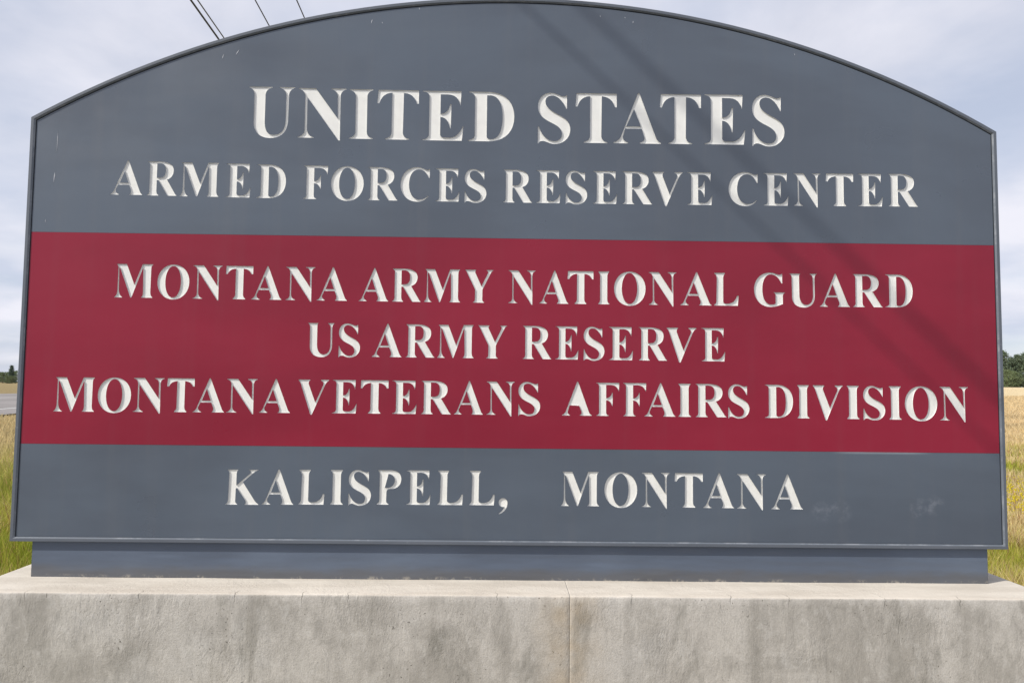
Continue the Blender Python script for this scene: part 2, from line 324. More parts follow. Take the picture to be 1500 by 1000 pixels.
# every letter: (glyph, left, right, base line, cap line) in metres on the sign face
LINES = [
[ ('U2', -1.119, -0.9292, 2.5781, 2.7886),('N', -0.914, -0.7167, 2.5765, 2.7865),('I2', -0.703, -0.6035, 2.5754, 2.7852),('T2', -0.5869, -0.415, 2.5746, 2.7843),('E', -0.3979, -0.2276, 2.5739, 2.7836),('D', -0.2086, -0.0168, 2.5735, 2.7832),('S', 0.0819, 0.2172, 2.5734, 2.7835),('T2', 0.2386, 0.411, 2.5737, 2.7841),('A2', 0.3979, 0.5958, 2.5742, 2.7851),('T2', 0.5921, 0.7644, 2.575, 2.7865),('E', 0.7792, 0.9499, 2.5761, 2.7883),('S', 0.9797, 1.1146, 2.5774, 2.7905) ],
[ ('A', -1.6737, -1.5431, 2.326, 2.4684),('R', -1.5243, -1.403, 2.3245, 2.4663),('M', -1.3894, -1.2314, 2.3231, 2.4643),('E', -1.2014, -1.1006, 2.3219, 2.4624),('D', -1.0759, -0.9563, 2.3209, 2.461),('F', -0.8836, -0.7841, 2.3198, 2.4593),('O', -0.7705, -0.6363, 2.3192, 2.4582),('R', -0.6175, -0.4959, 2.3186, 2.4572),('C', -0.4838, -0.3636, 2.3181, 2.4564),('E', -0.3395, -0.2401, 2.3178, 2.4558),('S', -0.219, -0.1286, 2.3176, 2.4554),('R', -0.0585, 0.06, 2.3175, 2.4549),('E', 0.0774, 0.1786, 2.3175, 2.4547),('S', 0.1998, 0.2891, 2.3176, 2.4547),('E', 0.3133, 0.4132, 2.3178, 2.4548),('R', 0.4367, 0.5596, 2.3181, 2.455),('V', 0.5611, 0.6865, 2.3185, 2.4553),('E', 0.7061, 0.8102, 2.319, 2.4558),('C', 0.8787, 1.0005, 2.3199, 2.4568),('E', 1.0249, 1.1286, 2.3207, 2.4576),('N', 1.1514, 1.2636, 2.3216, 2.4586),('T', 1.286, 1.4008, 2.3226, 2.4597),('E', 1.4218, 1.5236, 2.3237, 2.4609),('R', 1.5489, 1.6715, 2.3249, 2.4624) ],
[ ('M', -1.6379, -1.4846, 1.9024, 2.0398),('O', -1.466, -1.3368, 1.9019, 2.039),('N', -1.3219, -1.2036, 1.9014, 2.0383),('T', -1.1889, -1.0784, 1.9011, 2.0377),('A', -1.0829, -0.9607, 1.9008, 2.0373),('N', -0.9442, -0.8254, 1.9005, 2.0369),('A', -0.8161, -0.6937, 1.9003, 2.0365),('A', -0.6454, -0.525, 1.9, 2.036),('R', -0.5092, -0.3923, 1.8999, 2.0358),('M', -0.3788, -0.231, 1.8998, 2.0356),('Y', -0.2119, -0.0944, 1.8997, 2.0354),('N', -0.0329, 0.0786, 1.8997, 2.0353),('A', 0.0942, 0.214, 1.8997, 2.0353),('T', 0.2101, 0.3168, 1.8997, 2.0354),('I', 0.3374, 0.3824, 1.8998, 2.0355),('O', 0.402, 0.532, 1.8999, 2.0356),('N', 0.5456, 0.6599, 1.9001, 2.0358),('A', 0.6758, 0.8045, 1.9003, 2.0361),('L', 0.8159, 0.9169, 1.9005, 2.0364),('G', 0.9815, 1.1099, 1.9009, 2.0369),('U', 1.1294, 1.2419, 1.9012, 2.0374),('A', 1.2537, 1.3789, 1.9016, 2.0379),('R', 1.3927, 1.5148, 1.902, 2.0385),('D', 1.5268, 1.6413, 1.9025, 2.0391) ],
[ ('U', -0.8484, -0.7409, 1.6731, 1.8079),('S', -0.7223, -0.6355, 1.6728, 1.8077),('A', -0.5873, -0.4662, 1.6725, 1.8074),('R', -0.4493, -0.3324, 1.6722, 1.8072),('M', -0.3207, -0.1718, 1.6719, 1.8071),('Y', -0.1545, -0.0358, 1.6716, 1.8069),('R', 0.0286, 0.1454, 1.6714, 1.8069),('E', 0.1617, 0.2571, 1.6712, 1.8068),('S', 0.278, 0.363, 1.6711, 1.8069),('E', 0.3813, 0.4808, 1.671, 1.8069),('R', 0.505, 0.6204, 1.6709, 1.807),('V', 0.6198, 0.7413, 1.6708, 1.8071),('E', 0.7627, 0.86, 1.6707, 1.8072) ],
[ ('M', -1.8619, -1.7001, 1.438, 1.5757),('O', -1.6869, -1.554, 1.4388, 1.576),('N', -1.5445, -1.4217, 1.4395, 1.5763),('T', -1.4097, -1.2997, 1.4401, 1.5765),('A', -1.3042, -1.1776, 1.4405, 1.5767),('N', -1.1689, -1.0464, 1.441, 1.5769),('A', -1.0369, -0.9121, 1.4414, 1.5771),('V', -0.8807, -0.7577, 1.4419, 1.5773),('E', -0.7426, -0.6432, 1.4422, 1.5774),('T', -0.6285, -0.5163, 1.4425, 1.5776),('E', -0.5, -0.4004, 1.4427, 1.5777),('R', -0.3819, -0.2614, 1.4429, 1.5778),('A', -0.2492, -0.1309, 1.4431, 1.5779),('N', -0.117, -0.0021, 1.4432, 1.5779),('S', 0.0128, 0.1018, 1.4433, 1.578),('A3', 0.1911, 0.3129, 1.4433, 1.578),('F', 0.3304, 0.4245, 1.4433, 1.5781),('F', 0.4406, 0.5348, 1.4432, 1.5781),('A', 0.5277, 0.654, 1.4431, 1.5781),('I', 0.6673, 0.718, 1.443, 1.578),('R', 0.7377, 0.8633, 1.4429, 1.578),('S', 0.8711, 0.9579, 1.4427, 1.578),('D', 1.0215, 1.1377, 1.4423, 1.5779),('I', 1.1562, 1.2045, 1.4421, 1.5778),('V', 1.2203, 1.3431, 1.4418, 1.5778),('I', 1.3606, 1.4102, 1.4415, 1.5777),('S', 1.4275, 1.5175, 1.4412, 1.5776),('I', 1.5342, 1.5839, 1.4409, 1.5775),('O', 1.5994, 1.7331, 1.4405, 1.5774),('N', 1.7442, 1.8619, 1.44, 1.5773) ],
[ ('K', -1.1591, -1.0276, 1.0732, 1.2125),('A', -1.015, -0.8884, 1.0747, 1.2135),('L', -0.8672, -0.7643, 1.076, 1.2144),('I', -0.7402, -0.6903, 1.0768, 1.2149),('S', -0.6678, -0.5776, 1.0775, 1.2154),('P', -0.5535, -0.4567, 1.0783, 1.2158),('E', -0.4358, -0.3373, 1.0789, 1.2162),('L', -0.3091, -0.2065, 1.0793, 1.2165),('L', -0.1814, -0.0787, 1.0797, 1.2167),(',', -0.0625, -0.0268, 1.0798, 1.2168),('M', 0.1895, 0.343, 1.0796, 1.2167),('O', 0.3652, 0.4983, 1.0791, 1.2163),('N', 0.5168, 0.6315, 1.0784, 1.2159),('T', 0.6509, 0.7652, 1.0777, 1.2153),('A', 0.7661, 0.8921, 1.0768, 1.2147),('N', 0.9044, 1.0233, 1.0756, 1.2139),('A', 1.0442, 1.1727, 1.0742, 1.2129) ],
]

# ------------------------------------------------------------------ the monument sign
sign = empty('monument_sign', (0, 0.17, 0.779), 'wide arched grey sign with maroon band and recessed white lettering, on concrete base', 'sign')
ARC_Z, ARC_R, HALF, BOT = -0.801, 3.988, 2.007, 0.922
ARC_X = 0.004
def outline(d, n=64):
    """rounded-top outline inset by d: bottom left, bottom right, then the arc from right to left"""
    h, R = HALF - d, ARC_R - d
    p = [(-h, BOT + d), (h, BOT + d)]
    a0, a1 = math.acos((h - ARC_X) / R), math.acos((-h - ARC_X) / R)
    for i in range(n + 1):
        a = a0 + (a1 - a0) * i / n
        p.append((ARC_X + R * math.cos(a), ARC_Z + R * math.sin(a)))
    return p
NP = 67
prof = [(0.0, 0.335), (0.0, -0.0055), (0.0012, -0.007), (0.0118, -0.007), (0.0128, -0.0066), (0.0172, -0.0012), (0.0175, 0.001), (0.0175, 0.03)]
OUT = [outline(d) for d, y in prof]
segs = {'bottom_rail': [0, 1], 'right_rail': [1, 2], 'top_rail': list(range(2, NP)), 'left_rail': [NP - 1, 0]}
for nm, idx in segs.items():
    vs, fs, mi = [], [], []
    for j, k in enumerate(idx):
        for (d, y), o in zip(prof, OUT): vs.append((o[k][0], y, o[k][1]))
    P = len(prof)
    for j in range(len(idx) - 1):
        for q in range(P - 1):
            fs.append((j * P + q, j * P + q + 1, (j + 1) * P + q + 1, (j + 1) * P + q)); mi.append(1 if q == 4 else 0)
    o = mesh('frame_rail', vs, fs, m_frame, sign)
    o.data.materials.append(m_edge)
    o.data.polygons.foreach_set('material_index', mi)
    for p in o.data.polygons: p.use_smooth = False
# back skin and inner backing
bo = outline(0.0)
mesh('back_panel', [(x, 0.335, z) for x, z in bo], [tuple(range(NP))], m_frame, sign)
bi = outline(0.0176)
mesh('backing_sheet', [(x, 0.0285, z) for x, z in bi], [tuple(range(NP))], m_dark, sign)

def place(g, x0, x1, zb, zc):
    return [[(x0 + (x1 - x0) * u, zb + (zc - zb) * v) for u, v in l] for l in GL[g]]
def tess(loops, y):
    """flat sheet filling the even-odd inside of a set of closed loops"""
    pts, edges = [], []
    for l in loops:
        b = len(pts); k = len(l); pts += [Vector(p) for p in l]
        edges += [(b + i, b + (i + 1) % k) for i in range(k)]
    V, _, F, orig, _, _ = delaunay_2d_cdt(pts, edges, [], 0, 1e-7)
    V = np.array([(v.x, v.y) for v in V]); F = np.array([f for f in F if len(f) == 3])
    A = np.array([p for p in pts])[[e[0] for e in edges]]; B = np.array([p for p in pts])[[e[1] for e in edges]]
    cen = V[F].mean(1); ins = np.zeros(len(F), bool)
    for a, b in zip(A, B):
        cr = (a[1] > cen[:, 1]) != (b[1] > cen[:, 1])
        if abs(b[1] - a[1]) > 1e-12: ins ^= cr & (cen[:, 0] < (b[0] - a[0]) * (cen[:, 1] - a[1]) / (b[1] - a[1]) + a[0])
    F = F[ins]
    P, Q, R_ = V[F[:, 0]], V[F[:, 1]], V[F[:, 2]]
    ar = (Q[:, 0] - P[:, 0]) * (R_[:, 1] - P[:, 1]) - (Q[:, 1] - P[:, 1]) * (R_[:, 0] - P[:, 0])
    fs = [tuple(f) if a > 0 else tuple(f[::-1]) for f, a in zip(F.tolist(), ar) if abs(a) > 1e-12]
    return [(v[0], y, v[1]) for v in V.tolist()], fs
DEPTH = 0.0044
ZR1, ZR0 = 2.1665, 1.308
pin = outline(0.0215)
def arc_part(z0): return [p for p in pin if p[1] > z0]
hx = HALF - 0.0215
upper = [(-hx, ZR1 + 0.0006), (hx, ZR1 + 0.0006)] + pin[2:]
band = [(-hx, ZR0), (hx, ZR0), (hx, ZR1), (-hx, ZR1)]
lower = [(-hx, BOT + 0.0185), (hx, BOT + 0.0185), (hx, ZR0 - 0.0006), (-hx, ZR0 - 0.0006)]
for nm, poly, rows, mat in (('upper_panel', upper, (0, 1), m_up), ('maroon_panel', band, (2, 3, 4), m_red), ('lower_panel', lower, (5,), m_lo)):
    loops = [poly]
    for r in rows:
        for L in LINES[r]:
            loops += place(*L)
    vs, fs = tess(loops, 0.0)
    # returned edge of the sheet
    n0 = len(vs); k = len(poly)
    vs += [(p[0], DEPTH, p[1]) for p in poly]
    fs += [(i, (i + 1) % k, n0 + (i + 1) % k, n0 + i) for i in range(k)]
    me = bpy.data.meshes.new(nm); me.from_pydata(vs, [], fs); me.update()
    o = bpy.data.objects.new(nm, me); C.objects.link(o); me.materials.append(mat)
    o.parent = sign; o.matrix_parent_inverse = Matrix.Translation(-sign.location)
for row in LINES:
    for L in row:
        lp = place(*L)
        vs, fs = tess(lp, DEPTH)                                    # floor of the cut-out
        n = len(vs); fl = list(fs)
        vs += [(x, 0.017, z) for x, y, z in vs]; fs += [tuple(n + i for i in f[::-1]) for f in fl]
        walls = []
        for l in lp:                                                # its walls, and the sides of the insert behind it
            b = len(vs); k = len(l)
            area = sum(l[i][0] * l[(i + 1) % k][1] - l[(i + 1) % k][0] * l[i][1] for i in range(k))
            for yy in (0.0002, DEPTH, 0.017): vs += [(p[0], yy, p[1]) for p in l]
            for i in range(k):
                a, c_ = b + i, b + (i + 1) % k
                if area < 0: a, c_ = c_, a
                walls.append(len(fs)); fs.append((a, c_, c_ + k, a + k)); fs.append((c_ + k, a + k, a + 2 * k, c_ + 2 * k)[::-1])
        me = bpy.data.meshes.new('letter'); me.from_pydata(vs, [], fs); me.update()
        o = bpy.data.objects.new('letter', me); C.objects.link(o); me.materials.append(m_white); me.materials.append(m_cut)
        for w_ in walls: me.polygons[w_].material_index = 1
        o.parent = sign; o.matrix_parent_inverse = Matrix.Translation(-sign.location)
# narrow plinth under the cabinet
bm = bmesh.new(); bmesh.ops.create_cube(bm, size=1)
for v in bm.verts:
    v.co = ((-1.93 + 3.866 * (v.co.x + .5)), 0.0150 + 0.31 * (v.co.y + .5), 0.779 + 0.1425 * (v.co.z + .5))
bmesh.ops.bevel(bm, geom=[e for e in bm.edges if abs(e.verts[0].co.z - e.verts[1].co.z) > .1], offset=0.003, segments=2, affect='EDGES')
from_bm('plinth_skirt', bm, m_skirt, sign)
# splashes, scrapes and bird marks on the paint: thin crusts a fraction of a millimetre proud
def crust(pts, w):
    vs, fs = [], []
    for i, (x, z) in enumerate(pts):
        ww = w * (1 if 0 < i < len(pts) - 1 else 0.25) * random.uniform(.7, 1.2)
        vs += [(x - ww, -0.0003, z), (x, -0.0009, z), (x + ww, -0.0003, z)]
        if i:
            a = 3 * i; fs += [(a - 3, a - 2, a + 1, a), (a - 2, a - 1, a + 2, a + 1)]
    mesh('paint_scuff', vs, fs, m_mark, sign)
for x0, z0, x1, z1, w in ((-1.897, 2.585, -1.899, 2.50, .0022), (-1.902, 2.415, -1.905, 2.372, .003), (-1.23, 2.925, -1.235, 2.905, .0025),
        (-1.165, 2.945, -1.18, 2.922, .003), (-.615, 3.085, -.62, 3.068, .003), (-.575, 3.075, -.573, 3.068, .002),
        (.34, 3.12, .341, 3.113, .002), (.48, 3.098, .478, 3.09, .0025), (.445, 3.115, .445, 3.109, .002), (1.16, 2.97, 1.162, 2.963, .002),
        (-1.93, 2.22, -1.931, 2.205, .0018), (-.42, 3.14, -.42, 3.13, .002)):
    w *= 0.6
    crust([(x0 + (x1 - x0) * t + random.uniform(-.0008, .0008), z0 + (z1 - z0) * t) for t in (0, .3, .6, 1)], w)

# ------------------------------------------------------------------ concrete base, two pours with a joint
base = empty('concrete_base', (0, 0.17, 0), 'low weathered grey concrete wall with cream top ledge carrying the sign', 'wall')
def pour(x0, x1):
    bm = bmesh.new()
    zt, yf, yb = 0.779, -0.2145, 0.575
    r = 0.007
    pr = [(yf + .0, -0.35)] + [(yf, z) for z in np.linspace(-0.2, zt - r, 40)] + [(yf + r * .3, zt - r * .3), (yf + r, zt)] + \
         [(y, zt) for y in np.linspace(yf + .03, yb - .01, 16)] + [(yb, zt - .01), (yb, -0.35)]
    xs = [x0, x0 + .004] + list(np.linspace(x0 + .02, x1 - .02, int((x1 - x0) / .02))) + [x1 - .004, x1]
    g = []
    for i, x in enumerate(xs):
        row = []
        for (y, z) in pr:
            d = noise.fractal(Vector((x * 2.2, y * 2, z * 2.2)), 1.0, 2.0, 5) * 0.0022
            e = noise.noise(Vector((x * 14, 3.3, z * 0.1))) * 0.002 if z > zt - .02 and y < yf + .02 else 0
            e += max(0, noise.noise(Vector((x * 37, 9.1, 0))) - .25) * 0.010 if z > zt - .02 and y < yf + .02 else 0
            inn = 0.002 if i in (0, len(xs) - 1) else 0
            if y <= yf + .02: y2, z2 = y + d + inn + e * .6, z - e * .5
            else: y2, z2 = y, z + d * .5 * (z > .7)
            row.append(bm.verts.new((x, y2, z2)))
        g.append(row)
    for i in range(len(xs) - 1):
        for j in range(len(pr) - 1):
            bm.faces.new((g[i][j], g[i + 1][j], g[i + 1][j + 1], g[i][j + 1]))
    bm.faces.new(g[0][:]); bm.faces.new(g[-1][::-1])
    bmesh.ops.recalc_face_normals(bm, faces=bm.faces)
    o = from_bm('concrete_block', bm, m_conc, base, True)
    for p in o.data.polygons: 
        if abs(p.normal.x) > .9: p.use_smooth = False
pour(-2.055, 0.2089); pour(0.2092, 2.057)

# ------------------------------------------------------------------ terrain
def sst(a, b, v): 
    t = np.clip((v - a) / (b - a), 0, 1); return t * t * (3 - 2 * t)
RD = np.array([-.25, .97]); RD /= np.linalg.norm(RD); RN = np.array([RD[1], -RD[0]])
RO = np.array([-13.24, 14.1])          # a point of the near edge line of the road
def road_u(x, y): return -((x - RO[0]) * RN[0] + (y - RO[1]) * RN[1])     # distance to the left of the near edge line
def height(x, y):
    x = np.asarray(x, float); y = np.asarray(y, float)
    u = road_u(x, y)
    left = 0.75 * sst(-11.5, -1.2, u)
    farl = 1.9 * sst(16, 400, u) * sst(30, 420, y)
    r = sst(-10, 25, x)
    right = 3.35 * np.clip((y - 6) / 190, 0, 1) ** 0.92 * r
    behind = sst(-8, 6, y)
    rough = 0.04 * np.sin(x * 1.3 + 2 * np.sin(y * .7)) * np.sin(y * 1.1 + 1.3) * sst(0.5, 6, -u)
    return (left + farl) * behind + right * (1 - sst(-6, 2, u)) + rough * sst(2.5, 4, np.hypot(x, y))
def axis(lim, n, p=2.6):
    t = np.linspace(-1, 1, n); return np.sign(t) * (np.abs(t) ** p * lim + np.abs(t) * 12)
ax, ay = axis(3500, 221), axis(3500, 221)
GX, GY = np.meshgrid(ax, ay)
GZ = height(GX, GY) - 0.0
vs = np.stack([GX.ravel(), GY.ravel(), GZ.ravel()], 1)
n = len(ax)
fs = [(j * n + i, j * n + i + 1, (j + 1) * n + i + 1, (j + 1) * n + i) for j in range(n - 1) for i in range(n - 1)]

m = Mat('grass_ground', 0.95, 0.1)
u = m.math('SUBTRACT', 0.0, m.math('ADD', m.math('MULTIPLY', m.math('SUBTRACT', m.x, float(RO[0])), float(RN[0])), m.math('MULTIPLY', m.math('SUBTRACT', m.y, float(RO[1])), float(RN[1]))))
n1_, n2_ = m.noise(0.35, 6, rough=0.65), m.noise(3.5, 6, rough=0.7)
g = m.mix(m.rng(m.math('ADD', m.math('MULTIPLY', n1_, .6), m.math('MULTIPLY', n2_, .4)), .4, .6), (0.20, 0.20, 0.05), (0.36, 0.29, 0.13))
dry = m.mix(m.rng(m.noise(1.0, 6, m.scale((.5, 1.6, 1)), .65), .4, .62), (0.56, 0.44, 0.25), (0.70, 0.57, 0.35))
ff = m.math('MULTIPLY', m.rng(m.math('ADD', m.y, m.math('MULTIPLY', n1_, 6)), 18, 23), m.rng(m.x, -2, 4))
c = m.mix(ff, g, dry)
lf = m.rng(m.math('ADD', u, m.math('MULTIPLY', n1_, 2)), -5.5, -2.5)
c = m.mix(lf, c, m.mix(m.rng(n2_, .35, .65), (0.20, 0.155, 0.07), (0.34, 0.265, 0.14)))
bounce_ground = m.rng(m.math('ADD', m.y, m.math('MULTIPLY', n1_, 1.2)), -0.1, -0.9)     # unseen grey gravel added before the sign so its bounce light stays neutral
bounce_grey = m.mix(m.rng(m.noise(45, 3), .4, .62), (0.17, 0.168, 0.162), (0.30, 0.295, 0.285))
c = m.mix(bounce_ground, c, m.mix(m.rng(m.noise(1.4, 5), .58, .66), bounce_grey, (0.12, 0.13, 0.05)))
m.color(c); m.normal(m.bump(n2_, 1.0, .15)); m_ground = m.m
me = bpy.data.meshes.new('ground'); me.from_pydata(vs.tolist(), [], fs); me.materials.append(m_ground)
me.polygons.foreach_set('use_smooth', [True] * len(me.polygons))
go = bpy.data.objects.new('ground', me); C.objects.link(go); tag(go, kind='structure')

# ------------------------------------------------------------------ road with edge lines
def strip(name, u0, u1, lift, mat, y0=-60, y1=420, nu=2, parent=None):
    vs, fs = [], []
    ts = np.concatenate([np.arange(y0, 60, 2.0), np.arange(60, y1, 8.0)])
    us = np.linspace(u0, u1, nu)
    for t in ts:
        for u in us:
            p = RO + RD * t - RN * u
            h = float(max(height(p[0], p[1]), 0)) if False else float(height(*(RO + RD * t - RN * 3.2)))
            vs.append((p[0], p[1], max(h, 0.0) + lift))
    k = len(us)
    fs = [(i * k + j, i * k + j + 1, (i + 1) * k + j + 1, (i + 1) * k + j) for i in range(len(ts) - 1) for j in range(k - 1)]
    me = bpy.data.meshes.new(name); me.from_pydata(vs, [], fs); me.materials.append(mat)
    o = bpy.data.objects.new(name, me); C.objects.link(o)
    return o
m = Mat('asphalt', 0.85, 0.3)
m.color(m.mix(m.rng(m.noise(1.0, 5, m.scale((.6, .15, 1))), .35, .65), (0.20, 0.185, 0.178), (0.27, 0.25, 0.24)))
m.normal(m.bump(m.noise(60, 3), .4, .01)); m_asph = m.m
m = Mat('road_paint', 0.7, 0.3); m.color(m.mix(m.rng(m.noise(8, 5), .4, .65), (0.62, 0.62, 0.6), (0.42, 0.41, 0.39))); m_line = m.m
tag(strip('road', -1.5, 12.0, 0.035, m_asph, nu=6), kind='structure')
tag(strip('road_edge_line', -0.08, 0.10, 0.041, m_line), kind='structure')
tag(strip('road_edge_line', 6.45, 6.62, 0.041, m_line), kind='structure')

# ------------------------------------------------------------------ grass blades (nobody could count them)
m = Mat('grass_blades', 0.6, 0.25)
at = m.n.new('ShaderNodeVertexColor'); at.layer_name = 'tint'
m.color(at.outputs['Color']); m.b.inputs['Transmission Weight'].default_value = 0.0
# thin leaves let some light through
tr = m.n.new('ShaderNodeBsdfTranslucent'); m.l.new(at.outputs['Color'], tr.inputs[0])
mx = m.n.new('ShaderNodeMixShader'); mx.inputs[0].default_value = 0.5
m.l.new(m.b.outputs[0], mx.inputs[1]); m.l.new(tr.outputs[0], mx.inputs[2]); m.l.new(mx.outputs[0], m.n['Material Output'].inputs[0])
m_blade = m.m
def vnoise(x, y, s, seed=0.0):
    return np.array([noise.noise(Vector((a * s, b * s, seed))) for a, b in zip(x, y)])
def blades(name, px, py, hgt, wid, col, label, cat):
    k = len(px); pz = height(px, py) - 0.02
    az = rng.uniform(0, 2 * math.pi, k); dx, dy = np.cos(az), np.sin(az)
    lean = rng.uniform(0.05, 0.55, k) * hgt; la = rng.uniform(0, 2 * math.pi, k); lx, ly = np.cos(la) * lean, np.sin(la) * lean
    V = np.zeros((k, 5, 3))
    for j, (t, w) in enumerate(((0, 1), (0, -1), (.55, .75), (.55, -.75), (1, 0))):
        V[:, j, 0] = px + dx * wid * w * .5 + lx * t * t; V[:, j, 1] = py + dy * wid * w * .5 + ly * t * t
        V[:, j, 2] = pz + hgt * t * (1 - .15 * t)
    me = bpy.data.meshes.new(name)
    me.vertices.add(k * 5); me.vertices.foreach_set('co', V.ravel())
    b5 = (np.arange(k) * 5)[:, None]
    F = np.concatenate([b5 + np.array([[0, 1, 3]]), b5 + np.array([[0, 3, 2]]), b5 + np.array([[2, 3, 4]])], 1).ravel()
    me.loops.add(k * 9); me.loops.foreach_set('vertex_index', F)
    me.polygons.add(k * 3); me.polygons.foreach_set('loop_start', np.arange(k * 3) * 3); me.polygons.foreach_set('loop_total', np.full(k * 3, 3))
    me.update(calc_edges=True)
    ca = me.color_attributes.new('tint', 'FLOAT_COLOR', 'POINT')
    cc = np.ones((k, 5, 4)); cc[:, :, :3] = col[:, None, :]
    ca.data.foreach_set('color', cc.ravel())
    me.materials.append(m_blade)
    o = bpy.data.objects.new(name, me); C.objects.link(o)
    return tag(o, label, cat, kind='stuff')
def sector(p0, p1, d0, d1, k, pw=1.0):
    """k random spots between two bearings (tangent from the viewing side) and two distances"""
    t = rng.uniform(p0, p1, k); d = (d0 ** pw + (d1 ** pw - d0 ** pw) * rng.uniform(0, 1, k)) ** (1 / pw)
    return t * d + EYE.x, d + EYE.y
def keep(x, y):
    u = road_u(x, y)
    return ~((np.abs(x) < 2.09) & (y > -.26) & (y < .61)) & ~((u > -1.7) & (u < 12.2))
X, Y = [], []
for a in (sector(-.86, -.50, 3.6, 9, 42000, 1.2), sector(-.86, -.50, 9, 26, 26000, 1.0), sector(.50, .86, 3.6, 9, 42000, 1.2), sector(.50, .86, 9, 26, 30000, 1.0),
          sector(-1.0, 1.0, 3.8, 22, 36000, 1.2)):
    X.append(a[0]); Y.append(a[1])
X, Y = np.concatenate(X), np.concatenate(Y); kp = keep(X, Y); X, Y = X[kp], Y[kp]
na, nb = vnoise(X, Y, .5), vnoise(X, Y, 1.9, 5.0)
U = road_u(X, Y)
green = np.array([0.27, 0.32, 0.03]); yg = np.array([0.50, 0.48, 0.09]); straw = np.array([0.72, 0.58, 0.31]); brown = np.array([0.34, 0.20, 0.10])
lush = np.exp(-((U + 9.5) / 3.6) ** 2) * (X < -2)              # tall weeds between sign and road
w = np.clip(.5 + na * .9 + nb * .5 + rng.normal(0, .22, len(X)) - .42 * lush + .36 * (X > 0) - .35 * np.exp(-((Y - 10.5) / 2.2) ** 2) * (X > 0), 0, 1)[:, None]
col = np.where(w < .5, green + (yg - green) * w * 2, yg + (straw - yg) * (w - .5) * 2)
isb = (rng.uniform(0, 1, len(X)) < .10 + .1 * (nb > .25)); col[isb] = brown * rng.uniform(.7, 1.6, isb.sum())[:, None]
drl = sst(-6.5, -3, U)[:, None]; col = col * (1 - drl) + (straw * .85) * drl
drr = (sst(15, 20, Y + na * 3) * (X > 0))[:, None]; col = col * (1 - drr) + ((straw * 1.0 + 0.03)) * drr
col = col * rng.uniform(.75, 1.25, (len(X), 1))
near = np.hypot(X, Y)
hg = rng.uniform(.10, .30, len(X)) * (1 + .5 * nb) + lush * rng.uniform(.05, .42, len(X)); hg *= (1 - .5 * drl[:, 0])
wd = rng.uniform(.004, .008, len(X)) * np.clip(np.hypot(X - EYE.x, Y - EYE.y) / 7, 1, 3)
blades('grass', X, Y, hg, wd, col, 'rough green and straw coloured grass growing behind the concrete base', 'grass')
# ripe field on the right
X, Y = sector(.5, .86, 20, 75, 60000, .8); k = len(X)
nb = vnoise(X, Y, .25)
col = np.array([0.72, 0.575, 0.34]) * (1 + .25 * nb + rng.normal(0, .1, k))[:, None]
blades('ripe_field', X, Y, rng.uniform(.12, .3, k), .02 + .0009 * Y, col, 'pale golden dry field reaching to the pines on the right', 'field')
# weed seed heads and little yellow flowers
X, Y = sector(.655, .74, 8.5, 11.5, 420); k = len(X)
P0 = np.stack([X, Y, height(X, Y) + rng.uniform(.16, .32, k)], 1)
vs, fs = [], []
for p in P0:
    s = random.uniform(.009, .018); b = len(vs)
    vs += [(p[0] - s, p[1], p[2]), (p[0], p[1] - s, p[2] + s * .5), (p[0] + s, p[1], p[2]), (p[0], p[1] + s, p[2] + s * .3), (p[0], p[1], p[2] - s), (p[0], p[1], p[2] - .2)]
    fs += [(b, b + 1, b + 4), (b + 1, b + 2, b + 4), (b + 2, b + 3, b + 4), (b + 3, b, b + 4), (b, b + 3, b + 2, b + 1)]
m = Mat('yellow_petals', .6, .2); m.color((0.75, 0.62, 0.04))
o = mesh('yellow_wildflowers', vs, fs, m.m); tag(o, 'tiny yellow wildflowers in the grass right of the sign', 'flowers', kind='stuff')

